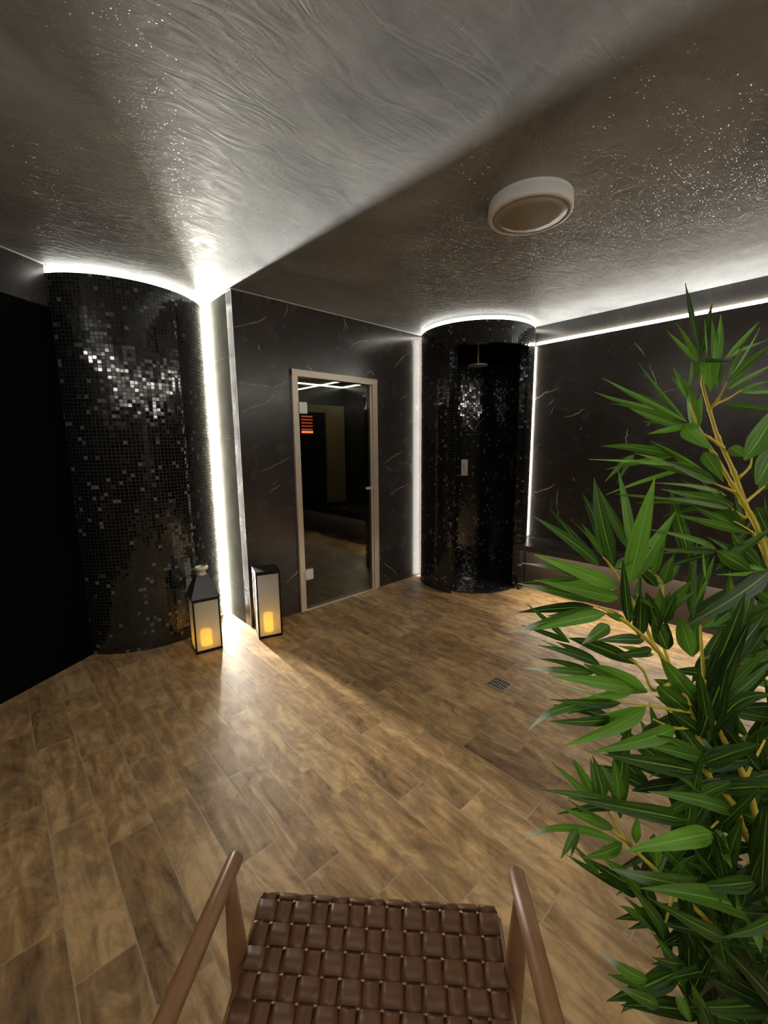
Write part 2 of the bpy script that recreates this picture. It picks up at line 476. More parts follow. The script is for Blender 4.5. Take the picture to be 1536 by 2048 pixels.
# right wall: proud marble panel below, frieze set back above, light strip on the ledge
WY0 = -2.2
WY1 = 2.215
bm = bmesh.new()
add_box(bm, (XR, WY0, 0), (XR + 0.12, WY1, 2.44))
for pts, w in [([(1070, 800), (1092, 785), (1120, 775)], .006), ([(1068, 985), (1090, 980), (1112, 968)], .006), ([(1130, 835), (1150, 830), (1170, 816)], .005),
               ([(1270, 685), (1290, 712)], .005), ([(1298, 730), (1310, 755), (1314, 775)], .006), ([(1318, 790), (1340, 780), (1360, 776)], .004),
               ([(1255, 855), (1252, 880), (1258, 900)], .006), ([(1115, 980), (1113, 1010), (1120, 1045)], .005), ([(1098, 810), (1108, 797)], .005),
               ([(1294, 852), (1298, 846)], .006), ([(1160, 858), (1164, 855)], .007), ([(1145, 955), (1150, 962)], .005), ([(1100, 830), (1107, 815)], .004), ([(1170, 1010), (1178, 1028)], .003)]:
    vein(bm, pts, w, (0, XR), -0.0006)
struct('wall_right', bm, [M['marble'], M['vein']])
bm = bmesh.new(); add_box(bm, (XR + 0.022, WY0, 2.44), (XR + 0.12, WY1 + 0.03, H))
struct('wall_right_frieze', bm, M['bench'])
# the rest of the room, behind the viewpoint
RX = -1.00
struct('wall_rear', box((RX - .1, WY0 - .1, 0), (XR + .12, WY0, H)), M['marble'])
struct('wall_rear_left', box((RX - .1, WY0, 0), (RX, 2.58, H)), M['marble'])

# ------------------------------------------------------------------ round mosaic wall on the left
def arc_wall(bm, c, r, a0, a1, z0, z1, pitch=0.025, outward=True):
    """each column of faces is one mosaic tile wide; UVs are in metres"""
    uvl = bm.loops.layers.uv.verify()
    n = max(2, round((a1 - a0) * r / pitch))
    cols = []
    for i in range(n + 1):
        th = a0 + (a1 - a0) * i / n
        x, y = c.x + r * math.cos(th), c.y + r * math.sin(th)
        cols.append((bm.verts.new((x, y, z0)), bm.verts.new((x, y, z1))))
    for i in range(n):
        (p, q), (s, t) = cols[i], cols[i+1]
        vs = (p, s, t, q) if outward else (p, q, t, s)
        f = bm.faces.new(vs)
        for l in f.loops:
            k = i if l.vert in (p, q) else i + 1
            l[uvl].uv = (k * pitch, l.vert.co.z)
def quad_uv(bm, pts, uvs):
    uvl = bm.loops.layers.uv.verify()
    f = bm.faces.new([bm.verts.new(p) for p in pts])
    for l, uv in zip(f.loops, uvs): l[uvl].uv = uv
    return f
LA0, LA1 = 216.5 * D2R, 333.0 * D2R
bm = bmesh.new()
arc_wall(bm, LC, LR, LA0, LA1, 0, CTOP)
# top ledge
n = 40
ring = [(LC.x + r * math.cos(LA0 + (LA1-LA0)*i/n), LC.y + r * math.sin(LA0 + (LA1-LA0)*i/n)) for r in (LR, LR - .06) for i in range(n+1)]
for i in range(n):
    p = [ring[i], ring[i+1], ring[n+1+i+1], ring[n+1+i]]
    quad_uv(bm, [(q[0], q[1], CTOP) for q in p], [(q[0], q[1]) for q in p])
struct('wall_curved', bm, M['mosaic'])

def arc_strip(name, c, r, a0, a1, z0, z1, mat, label, depth=0.012):
    bm = bmesh.new()
    n = 60
    rows = []
    for i in range(n + 1):
        th = a0 + (a1 - a0) * i / n
        e = Vector((math.cos(th), math.sin(th)))
        o, k = c + e * r, c + e * (r - depth)
        rows.append([bm.verts.new((o.x, o.y, z0)), bm.verts.new((o.x, o.y, z1)), bm.verts.new((k.x, k.y, z1)), bm.verts.new((k.x, k.y, z0))])
    for a, b in zip(rows, rows[1:]):
        for k in range(4):
            bm.faces.new((a[k], b[k], b[(k+1) % 4], a[(k+1) % 4]))
    bm.faces.new(rows[0]); bm.faces.new(rows[-1][::-1])
    bmesh.ops.recalc_face_normals(bm, faces=bm.faces)
    return tag(obj(name, bm, mat), label, 'led strip', None)
arc_strip('led_strip', LC, LR - 0.004, LA0 + .02, LA1, CTOP + .004, CTOP + .036, M['led_arc'], 'curved white light strip on top of the wide left mosaic wall')

# vertical strip in the recess
bm = bmesh.new()
A, B = Vector((1.403, 3.645)), Vector((1.431, 3.697))
nn = Vector((B.y - A.y, -(B.x - A.x))).normalized()
add_prism(bm, [A, A - nn * .012, B - nn * .012, B][::-1], 0.004, CTOP + 0.03)
bmesh.ops.recalc_face_normals(bm, faces=bm.faces)
tag(obj('led_strip', bm, M['led_main']), 'wide vertical white light strip in the corner beside the left mosaic wall', 'led strip')

# ------------------------------------------------------------------ shower
OA0, OA1 = 195 * D2R, 273 * D2R      # doorway of the shower
OZ = 2.378
sh = thing('shower_enclosure', 'round walk-in shower clad in small black mosaic with a tall dark doorway', 'shower', (SC.x, SC.y, 0))
def loc2(v): return Vector((v.x - SC.x, v.y - SC.y))
Z2 = Vector((0.0, 0.0))
bm = bmesh.new()
TWO = 2 * math.pi
A_END = 142 * D2R + 0 * TWO           # meets the door wall
A_BEG = -52 * D2R                      # meets the right wall (in 308 deg)
# outside skin: from the door wall round to the doorway, from the doorway to the right wall, and the lintel
arc_wall(bm, Z2, SR, 110 * D2R, OA0, 0, CTOP)
arc_wall(bm, Z2, SR, OA1, 345 * D2R, 0, CTOP)
arc_wall(bm, Z2, SR, OA0, OA1, OZ, CTOP)
# inside skin
arc_wall(bm, Z2, SI, OA1, OA0 + TWO, 0, 2.56, outward=False)
arc_wall(bm, Z2, SI, OA0, OA1, OZ, 2.56, outward=False)
for a in (OA0, OA1):
    e = Vector((math.cos(a), math.sin(a)))
    p, q = e * SR, e * SI
    quad_uv(bm, [(p.x, p.y, 0), (q.x, q.y, 0), (q.x, q.y, OZ), (p.x, p.y, OZ)], [(0, 0), (SR - SI, 0), (SR - SI, OZ), (0, OZ)])
n = 24
for z, ra, rb, a0, a1 in ((OZ, SR, SI, OA0, OA1), (CTOP, SR, SI - .02, 110 * D2R, 345 * D2R)):
    for i in range(n):
        t0, t1 = a0 + (a1-a0)*i/n, a0 + (a1-a0)*(i+1)/n
        quad_uv(bm, [(r*math.cos(t), r*math.sin(t), z) for r, t in ((ra, t0), (ra, t1), (rb, t1), (rb, t0))], [(r*math.cos(t), r*math.sin(t)) for r, t in ((ra, t0), (ra, t1), (rb, t1), (rb, t0))])
obj('mosaic_wall', bm, M['mosaic'], sh)
bm = bmesh.new(); add_lathe(bm, [(0, 0), (SI + .01, 0), (SI + .01, .012), (0, .012)][::-1], n=64)
uvl = bm.loops.layers.uv.verify()
for f in bm.faces:
    f.smooth = False
    for l in f.loops: l[uvl].uv = (l.vert.co.x, l.vert.co.y)
obj('shower_floor', bm, M['mosaic'], sh, loc=(0, 0, 0.001))
bm = bmesh.new(); add_lathe(bm, [(0, 2.56), (SI + .005, 2.56), (SI + .005, 2.569), (0, 2.569)][::-1], n=48)
obj('shower_ceiling', bm, M['black'], sh)
dr = Vector((3.715, 2.68)) - SC
o = obj('floor_drain', box((dr.x - .045, dr.y - .045, .0135), (dr.x + .045, dr.y + .045, .017), .001), M['steel'], sh)
arc_strip('led_strip', SC, SR - 0.004, 118 * D2R, 335 * D2R, CTOP + .004, CTOP + .034, M['led_arc'], 'curved white light strip around the top of the round shower')
# slim strips in the two crevices of the shower
arc_strip('led_strip', SC, SR + 0.0019, 120.9 * D2R, 128.2 * D2R, 0.002, CTOP, M['led_thin'], 'slim vertical white light strip between marble wall and left side of round shower', 0.0012)
arc_strip('led_strip', SC, SR + 0.0019, -57.6 * D2R, -55.1 * D2R, 0.51, 2.43, M['led_tuck'], 'vertical light strip tucked behind the shower beside the right marble wall', 0.0012)
# right wall strip on its ledge
tag(obj('led_strip', box((XR, WY0, 2.441), (XR + .02, 2.190, 2.466)), M['led_right']), 'long straight white light strip running along top of the right wall', 'led strip')

tag(obj('led_strip', box((RX + .02, WY0 + .001, 2.446), (XR - .02, WY0 + .010, 2.456)), M['led_rear']), 'long white light strip along top of the wall behind the chair', 'led strip')
tag(obj('led_strip', box((RX + .001, WY0 + .03, 2.446), (RX + .010, 2.40, 2.456)), M['led_left']), 'white light strip along top of the far left wall outside the view', 'led strip')

# shower head on its ceiling pipe
bm = bmesh.new(); add_lathe(bm, [(0, 2.272), (.098, 2.272), (.102, 2.277), (.098, 2.283), (.02, 2.287), (.016, 2.30), (0, 2.30)], n=40)
hd = obj('shower_head', bm, M['trim'], sh, loc=(.01, -.015, 0))
hd['label'] = 'thin round chrome rain head'
bm = bmesh.new(); add_tube(bm, [(0, 0, 2.295), (0, 0, 2.555)], .008, 12); add_lathe(bm, [(0, 2.556), (.028, 2.556), (.03, 2.548), (.01, 2.546)], n=24)
obj('ceiling_pipe', bm, M['trim'], hd)
# mixer
va = math.atan2(3.037 - SC.y, 4.118 - SC.x)
ve = Vector((math.cos(va), math.sin(va))) * (SI - .006)
mx = obj('mixer_plate', box((-.040, -.012, -.095), (.040, .004, .095), .006), M['trim'], sh, loc=(ve.x, ve.y, 1.205))
mx.rotation_euler = (0, 0, va - math.pi / 2)
mx['label'] = 'chrome rectangular mixer plate'
bm = bmesh.new(); add_tube(bm, [(0, -.010, .02), (0, -.045, .02)], .022, 20); add_box(bm, (-.008, -.050, -.045), (.008, -.040, .025), 0, .002)
obj('lever', bm, M['steel'], mx)
bm = bmesh.new(); add_tube(bm, [(0, -.010, .07), (0, -.020, .07)], .016, 20)
obj('diverter_button', bm, M['steel'], mx)

# ------------------------------------------------------------------ glass door
door = bpy.data.objects.new('door_1', None); COL.objects.link(door); door['kind'] = 'structure'
bm = bmesh.new()
fy0, fy1 = YD - 0.022, YD + 0.06
add_box(bm, (1.903, fy0, 0), (1.957, fy1, 2.104), 0, .003)
add_box(bm, (2.787, fy0, 0), (2.848, fy1, 2.104), 0, .003)
add_box(bm, (1.903, fy0 - .001, 2.050), (2.848, fy1, 2.106), 0, .003)
obj('door_frame', bm, M['steel'], door)
pane = obj('glass_pane', box((1.962, YD - .004, .012), (2.782, YD + .004, 2.044), .001), M['glass'], door)
obj('glass_edge_seal', box((2.762, YD - .007, .012), (2.784, YD + .012, 2.044)), M['steel'], door)
obj('door_sill', box((1.957, fy0, 0.0), (2.787, fy1, 0.010)), M['steel'], door)
for z in (1.795, 0.335):
    bm = bmesh.new(); add_box(bm, (1.950, YD - .030, z - .048), (2.035, YD + .016, z + .048), 0, .005); add_tube(bm, [(1.955, YD - .024, z - .05), (1.955, YD - .024, z + .05)], .009, 12)
    obj('hinge', bm, M['trim'], door)
bm = bmesh.new(); add_tube(bm, [(2.752, YD - .004, 1.062), (2.752, YD - .05, 1.062)], .014, 16); add_box(bm, (2.66, YD - .056, 1.050), (2.765, YD - .040, 1.074), 0, .005)
obj('door_handle', bm, M['trim'], door)

# steam room seen through the glass
SY, SX0, SX1, SH = 5.28, 1.55, 4.06, 2.42
bm = bmesh.new(); add_box(bm, (SX0, YD + T, -.05), (SX1, SY, -.001)); struct('floor_beyond', bm, M['floor'])
bm = bmesh.new(); add_box(bm, (SX0, YD + T, SH), (SX1, SY, SH + .05)); struct('ceiling_beyond', bm, M['steam_wall'])
struct('wall_beyond_back', box((SX0, SY, -.05), (SX1 + .1, SY + .1, SH + .05)), M['steam_wall'])
struct('wall_beyond_right', box((SX1, YD + T, -.05), (SX1 + .1, SY, SH + .05)), M['steam_wall'])
struct('wall_beyond_left', box((SX0 - .1, YD + T, -.05), (SX0, SY, SH + .05)), M['steam_wall'])
tag(obj('led_strip', box((2.2, SY - .02, 2.335), (SX1, SY - .001, 2.350)), M['led_steam']), 'straight light strip along back of the room behind the glass door', 'led strip')
tag(obj('led_strip', box((SX1 - .02, 3.42, 2.335), (SX1 - .001, SY - .022, 2.350)), M['led_steam']), 'short slanting light strip seen top right through the glass door', 'led strip')
t = thing('wall_panel', 'beige stone panel with a dark recess seen through the glass door', 'wall panel', (0, 0, 0))
bm = bmesh.new()
add_box(bm, (3.02, SY - .05, 1.95), (4.04, SY - .003, 2.06), 0, .004)
add_box(bm, (3.70, SY - .05, 0.62), (4.04, SY - .003, 1.95), 0, .004)
obj('stone_surround', bm, M['beige'], t)
obj('dark_recess', box((3.02, SY - .012, 0.80), (3.70, SY - .003, 1.95)), M['void'], t)
t = thing('infrared_heater', 'glowing red slatted heater seen through the upper left of the glass door', 'heater', (0, 0, 0))
bm = bmesh.new()
for k in range(5): add_box(bm, (3.28, SY - .06, 1.70 + k * .045), (3.46, SY - .045, 1.715 + k * .045))
obj('heater_slat', bm, M['red'], t)
obj('glow_bar', box((3.28, SY - .065, 1.655), (3.46, SY - .045, 1.685)), M['red_bar'], t)
obj('heater_body', box((3.26, SY - .043, 1.64), (3.48, SY - .014, 1.92)), M['void'], t)
t = thing('steam_bench', 'dark stone bench along right side of the room behind the glass door', 'bench', (0, 0, 0))
obj('bench_front', box((3.66, 3.30, 0.2), (SX1 - .002, SY - .06, .53), .004), M['steam_wall'], t)
obj('bench_top', box((3.63, 3.30, 0.53), (SX1 - .002, SY - .06, .57), .004), M['bench'], t)
obj('step', box((3.10, 3.30, 0.0), (3.655, SY - .06, .195), .004), M['bench'], t)

# ------------------------------------------------------------------ floating bench on the right
t = thing('floating_bench', 'dark stone bench on the right wall between shower and plant', 'bench', (0, 0, 0))
bm = bmesh.new()
pts = [(XR - .001, WY0)]
pts += [(XR - .001, 2.185)]
for k in range(9):
    x = XR - .006 - (XR - .006 - 3.69) * k / 8
    pts.append((x, SC.y - math.sqrt((SR + .003) ** 2 - (x - SC.x) ** 2)))
pts += [(3.69, WY0)]
add_prism(bm, pts[::-1], .450, .505)
bmesh.ops.recalc_face_normals(bm, faces=bm.faces)
obj('bench_slab', bm, M['bench'], t)
obj('support_wall', box((XR - .16, WY0, 0.001), (XR - .002, 2.12, .4495)), M['support'], t)
tag(obj('led_strip', box((3.78, WY0, .436), (3.80, 2.06, .4495)), M['led_bench']), 'light strip hidden under the dark bench on the right wall', 'led strip')

# ------------------------------------------------------------------ ceiling lamp
t = thing('ceiling_lamp', 'unlit round white ceiling lamp with an opal diffuser', 'ceiling lamp', (2.036, 1.148, H))
bm = bmesh.new(); add_lathe(bm, [(0.0, 0), (.190, 0), (.192, -.006), (.188, -.012), (.193, -.018), (.194, -.058), (.190, -.066), (.176, -.068), (.174, -.062), (0.0, -.06)], n=72)
obj('lamp_ring', bm, M['white_plastic'], t)
bm = bmesh.new(); add_lathe(bm, [(.172, -.061), (.170, -.067), (.12, -.071), (0, -.073)], n=72)
obj('lamp_diffuser', bm, M['diffuser'], t)

# ------------------------------------------------------------------ floor drain
t = thing('floor_drain', 'small square metal floor drain set in the wood-look tiles', 'drain', (2.168, 1.300, 0), math.radians(0))
bm = bmesh.new()
for a, b in (((-.062, -.062), (.062, -.052)), ((-.062, .052), (.062, .062)), ((-.062, -.052), (-.052, .052)), ((.052, -.052), (.062, .052))):
    add_box(bm, (a[0], a[1], .001), (b[0], b[1], .005))
for k in range(6):
    y = -.040 + k * .016
    add_box(bm, (-.052, y - .003, .001), (.052, y + .003, .0045))
for x in (-.018, .018): add_box(bm, (x - .002, -.052, .001), (x + .002, .052, .0046))
obj('grate', bm, M['grate'], t)
obj('drain_opening', box((-.055, -.055, .0003), (.055, .055, .0012)), M['void'], t)

# ------------------------------------------------------------------ lanterns
def candle(parent, r, h):
    bm = bmesh.new(); add_lathe(bm, [(0, .022), (r, .022), (r, .022 + h - .01), (r - .012, .022 + h), (r * .4, .022 + h - .008), (0, .022 + h - .012)], n=32)
    c = obj('candle', bm, M['candle'], parent)
    bm = bmesh.new(); add_tube(bm, [(0, 0, .02 + h - .012), (0, 0, .022 + h + .012)], .0025, 8)
    obj('wick', bm, M['void'], c)
def lantern(name, label, loc, rot, w, hb, post):
    t = thing(name, label, 'lantern', loc, rot, 'floor lanterns')
    h = w / 2
    bm = bmesh.new()
    add_box(bm, (-h, -h, 0), (h, h, .020), 0, .002)
    add_box(bm, (-h, -h, hb - .020), (h, -h + post, hb)); add_box(bm, (-h, h - post, hb - .020), (h, h, hb))
    add_box(bm, (-h, -h + post, hb - .020), (-h + post, h - post, hb)); add_box(bm, (h - post, -h + post, hb - .020), (h, h - post, hb))
    for sx in (-1, 1):
        for sy in (-1, 1):
            add_box(bm, (min(sx*h, sx*(h-post)), min(sy*h, sy*(h-post)), .02), (max(sx*h, sx*(h-post)), max(sy*h, sy*(h-post)), hb - .02))
    obj('frame', bm, M['lantern'], t)
    e = post * .5
    g = h - e
    for a, b in (((-h + post, -g - .0015, .02), (h - post, -g + .0015, hb - .02)), ((-h + post, g - .0015, .02), (h - post, g + .0015, hb - .02)),
                 ((-g - .0015, -h + post, .02), (-g + .0015, h - post, hb - .02)), ((g - .0015, -h + post, .02), (g + .0015, h - post, hb - .02))):
        obj('glass_panel', box(a, b), M['frost'], t)
    return t
c1 = Vector((1.024, 2.992)); r1 = math.atan2(-.028, .182)
f1 = Vector((math.cos(r1), math.sin(r1))); n1 = Vector((-f1.y, f1.x))
p = c1 + n1 * .092
t = lantern('floor_lantern', 'dark lantern with tapered roof and ring handle beside the left mosaic wall', (p.x, p.y, 0), r1, .184, .405, .010)
candle(t, .040, .115)
bm = bmesh.new()
def frustum(bm, w0, z0, w1, z1):
    lo = [bm.verts.new((sx * w0, sy * w0, z0)) for sx, sy in ((-1,-1),(1,-1),(1,1),(-1,1))]
    hi = [bm.verts.new((sx * w1, sy * w1, z1)) for sx, sy in ((-1,-1),(1,-1),(1,1),(-1,1))]
    for i in range(4): bm.faces.new((lo[i], lo[(i+1)%4], hi[(i+1)%4], hi[i]))
    bm.faces.new(lo[::-1]); bm.faces.new(hi)
frustum(bm, .100, .405, .100, .411); frustum(bm, .098, .411, .040, .562)
obj('roof', bm, M['lantern_roof'], t)
bm = bmesh.new(); add_lathe(bm, [(.034, .562), (.030, .575), (.026, .592), (.044, .600), (.050, .608), (.048, .617), (.036, .622), (.026, .616), (.022, .606), (0, .604)], n=32)
obj('ring_cap', bm, M['steel'], t)
c2 = Vector((1.459, 2.887)); r2 = math.atan2(-.058, .176)
f2 = Vector((math.cos(r2), math.sin(r2))); n2 = Vector((-f2.y, f2.x))
p = c2 + n2 * .093
t = lantern('floor_lantern', 'taller black flat-topped box lantern beside the glass door wall', (p.x, p.y, 0), r2, .184, .53, .012)
candle(t, .036, .150)
obj('lid', box((-.092, -.092, .53), (.092, .092, .537), .002), M['lantern'], t)

# ------------------------------------------------------------------ lounge chair
cf = Vector((.727, .686)); ca = math.atan2(-cf.x, cf.y)     # local +y = forward, +x = right
t = thing('lounge_chair', 'low wooden lounge chair with brown woven leather straps', 'chair', (.474, .560, 0), ca)
def strap_weave(width, length, nx, ny, P, thick=.003, amp=.0042):
    """woven straps over a width x length patch; P(u across, v along) -> (point, normal)"""
    bm = bmesh.new()
    pw, pl = width / nx, length / ny
    def ribbon(cen, half, sideways):
        rows = []
        for (u, v, h) in cen:
            row = []
            for s, hh in ((-half, thick), (half, thick), (half, 0), (-half, 0)):
                uu, vv = (u, v + s) if sideways else (u + s, v)
                p, nrm = P(uu, vv)
                row.append(bm.verts.new(p + nrm * (h + hh)))
            rows.append(row)
        for a, b in zip(rows, rows[1:]):
            for k in range(4):
                f = bm.faces.new((a[k], a[(k+1)%4], b[(k+1)%4], b[k])); f.smooth = (k in (0, 2))
        bm.faces.new(rows[0][::-1]); bm.faces.new(rows[-1])
    def prof(x):   # flattened wave in -1..1
        return max(-1, min(1, 2.6 * math.sin(x)))
    for i in range(nx):
        cen = []
        N = ny * 12
        for k in range(N + 1):
            v = length * k / N
            cen.append((-width/2 + (i + .5) * pw, v, amp * prof(math.pi * (v / pl) + i * math.pi)))
        ribbon(cen, pw * .37, False)
    for j in range(ny):
        cen = []
        N = nx * 12
        for k in range(N + 1):
            u = width * k / N
            cen.append((-width/2 + u, (j + .5) * pl, -amp * prof(math.pi * (u / pw) + j * math.pi)))
        ribbon(cen, pl * .46, True)
    bmesh.ops.recalc_face_normals(bm, faces=bm.faces)
    return bm
def seatP(u, v):           # v from front edge backwards
    y = .136 - v
    z = .426 - .155 * v - .020 * math.sin(math.pi * min(1, max(0, v / .56)))
    if v < .03: z -= (.03 - v) * 1.1; y -= (.03 - v) * .25
    return Vector((u, y, z)), Vector((0, -.155, 1)).normalized()
obj('woven_seat', strap_weave(.556, .56, 13, 14, seatP), M['leather'], t)
def backP(u, v):           # v up the back
    q = .95
    return Vector((u, -.445 - v * .50, .375 + v * .87)), Vector((0, .87, .50)).normalized()
obj('woven_backrest', strap_weave(.52, .50, 12, 10, backP), M['leather'], t)
bm = bmesh.new()
for s in (-1, 1):
    add_tube(bm, [(s*.274, .104, .388), (s*.274, -.46, .302)], .0155, 14)
add_tube(bm, [(-.276, .098, .386), (.276, .098, .386)], .0145, 14)
add_tube(bm, [(-.276, -.44, .315), (.276, -.44, .315)], .0145, 14)
obj('seat_frame', bm, M['wood'], t)
bm = bmesh.new()
for s in (-1, 1):
    add_tube(bm, [(s*.270, -.43, .34), (s*.270, -.71, .825)], [.016, .014], 14)
add_tube(bm, [(-.27, -.70, .81), (.27, -.70, .81)], .014, 14)
obj('back_frame', bm, M['wood'], t)
for s in (-1, 1):
    bm = bmesh.new()
    add_tube(bm, [(s*.297, .036, .602), (s*.297, .030, .603), (s*.297, -.10, .606), (s*.299, -.35, .602), (s*.300, -.56, .59)], [.012, .0165, .0175, .0175, .016], 16)
    obj('armrest', bm, M['wood'], t)
    bm = bmesh.new()
    add_tube(bm, [(s*.297, -.002, .595), (s*.296, .004, .42), (s*.296, .008, .0)], [.011, .020, .013], 14)
    obj('leg', bm, M['wood'], t)
    bm = bmesh.new()
    add_tube(bm, [(s*.299, -.52, .588), (s*.298, -.50, .32), (s*.297, -.56, .0)], [.013, .019, .013], 14)
    obj('leg', bm, M['wood'], t)

# ------------------------------------------------------------------ bamboo plant
POT = Vector((1.30, 0.03, 0))
plant = thing('bamboo_plant', 'tall green bamboo plant with yellow stems beside the woven chair', 'plant', POT)
def L(v): return v - POT
def r1_(x, y): return (1000 + .349 * x, 540 + .349 * y)
def r2_(x, y): return (1000 + .349 * x, 1020 + .349 * y)
def r3_(x, y): return (1000 + .349 * x, 1520 + .349 * y)
bm = bmesh.new(); add_lathe(bm, [(0, 0), (.11, 0), (.118, .01), (.15, .27), (.155, .28), (.148, .285), (.138, .275), (.132, .24), (0, .238)], n=40)
obj('planter', bm, M['pot'], plant)
bm = bmesh.new(); add_lathe(bm, [(.134, .242), (.08, .252), (0, .256)], n=40)
obj('soil', bm, M['soil'], plant)

def leaf(bm, base, tip, width, tone=0.5, bend=0.10, tilt=0.0, fold=0.25, white=0.0, via=None):
    """a lance-shaped blade with a creased midrib; base/tip are points in space"""
    uvl = bm.loops.layers.uv.verify()
    tl = bm.verts.layers.float.get('tone') or bm.verts.layers.float.new('tone')
    wl = bm.verts.layers.float.get('tipw') or bm.verts.layers.float.new('tipw')
    d = tip - base
    Ln = d.length
    t = d.normalized()
    view = ((base + tip) * .5 - CAM).normalized()
    s = t.cross(view).normalized()
    nrm = s.cross(t)
    s = s * math.cos(tilt) + nrm * math.sin(tilt)
    nn = t.cross(s)
    if nn.z < 0: nn = -nn
    N = 12
    width = width / max(.45, abs(math.cos(tilt)))
    rows = []
    for i in range(N + 1):
        k = i / N
        if via is None:
            p = base + d * k + nn * (Ln * bend * 4 * k * (1 - k))
        else:
            p = base * (1-k)**2 + via * 2*k*(1-k) + tip * k*k
        w = width * .5 * min(1.0, (k / .22) ** .7 if k < .22 else 1.0) * (1 - max(0, (k - .30) / .70) ** 1.7)
        if k < .03: w = max(w, width * .06)
        w = max(w, .0006)
        rows.append((p, w, k))
    vr = []
    for p, w, k in rows:
        row = []
        for q in (-1, -.5, 0, .5, 1):
            v = bm.verts.new(L(p + s * (w * q) + nn * (abs(q) * w * fold)))
            v[tl] = tone
            v[wl] = white * max(0.0, min(1.0, (k - .66) / .16))
            row.append(v)
        vr.append(row)
    for i in range(N):
        for j in range(4):
            f = bm.faces.new((vr[i][j], vr[i][j+1], vr[i+1][j+1], vr[i+1][j])); f.smooth = True
            for l, (a, b) in zip(f.loops, ((j, i), (j+1, i), (j+1, i+1), (j, i+1))):
                l[uvl].uv = (a / 4, b / N)

def px_leaf(bm, b, tp, wpx, d0, d1=None, tone=.5, white=0.0, via=None, bend=None):
    d1 = d0 if d1 is None else d1
    B, Tp = W(*b, d0), W(*tp, d1)
    w = wpx * d0 / FPX * 1.0
    V = W(*via, (d0 + d1) / 2) if via else None
    leaf(bm, B, Tp, w, tone + random.uniform(-.08, .08), random.uniform(.02, .09) if bend is None else bend, random.uniform(-.55, .55), random.uniform(.12, .4), white, V)

def stem(pts, rads):
    """smooth tube through points, with swollen nodes"""
    P = [Vector(p) for p in pts]
    out, rr = [], []
    for i in range(len(P) - 1):
        p0, p1, p2, p3 = P[max(i-1, 0)], P[i], P[i+1], P[min(i+2, len(P)-1)]
        for k in range(8):
            u = k / 8
            out.append(L(.5 * ((2*p1) + (p2-p0)*u + (2*p0-5*p1+4*p2-p3)*u*u + (3*p1-p0-3*p2+p3)*u**3)))
            r = rads[i] * (1-u) + rads[i+1] * u
            rr.append(r * (1.35 if k == 0 else 1.0))
    out.append(L(P[-1])); rr.append(rads[-1])
    return out, rr
def base_pt(dx, dy): return POT + Vector((dx, dy, .245))

# each branch: stem points (pixels, depth), twigs, leaves
branches = []
# --- upper branch
br = dict(stem=[(base_pt(.03, .02)), W(1640, 1800, .97), W(1625, 1400, .97), (r1_(1536, 1600), .96), (r1_(1430, 1400), .95), (r1_(1340, 1160), .94), (r1_(1250, 960), .93), (r1_(1200, 800), .92), (r1_(1160, 650), .91), (r1_(1175, 560), .90)],
          rad=[.008, .007, .006, .0055, .005, .0045, .004, .0035, .0028, .0018],
          twigs=[[(r1_(1200, 800), .92), (r1_(1250, 740), .90), (r1_(1300, 640), .88)], [(r1_(1230, 770), .92), (r1_(1300, 740), .92), (r1_(1380, 690), .93)],
                 [(r1_(1370, 1190), .94), (r1_(1430, 1130), .95), (r1_(1445, 1070), .96)], [(r1_(1410, 1330), .95), (r1_(1480, 1270), .97), (r1_(1560, 1200), 1.0)]],
          leaves=[])
A = br['leaves'].append
for b, tp, w, tone, d0, d1 in [
    ((1150,500),(1062,75),26,.15,.90,.93), ((1140,530),(1010,300),22,.75,.90,.86), ((1230,560),(1265,255),34,.65,.88,.86), ((1290,510),(1485,295),22,.55,.88,.90),
    ((1330,600),(1490,330),9,.9,.88,.88), ((1185,500),(1172,285),7,.9,.90,.89), ((1310,640),(1570,420),30,.25,.88,.92), ((1300,690),(1570,540),26,.45,.88,.95),
    ((1380,700),(1640,690),24,.35,.93,.98), ((1290,770),(1640,820),30,.2,.92,.98), ((1205,530),(1205,700),64,.6,.88,.80), ((1140,520),(1330,525),18,.1,.88,.86),
    ((1165,505),(1140,650),34,.35,.90,.85), ((1400,1070),(1315,1020),52,.45,.95,.90), ((1400,1090),(1600,760),86,.45,.96,.98), ((1470,1230),(1620,880),90,.3,.97,1.0),
    ((1480,1270),(1650,1080),60,.3,.98,1.02), ((1330,720),(1540,640),16,.6,.93,.97), ((1310,620),(1400,430),14,.5,.88,.84), ((1470,1360),(1560,1560),60,.2,.96,.9)]:
    A((r1_(*b), r1_(*tp), w * .349 * 1.3, d0, d1, tone))
branches.append(br)
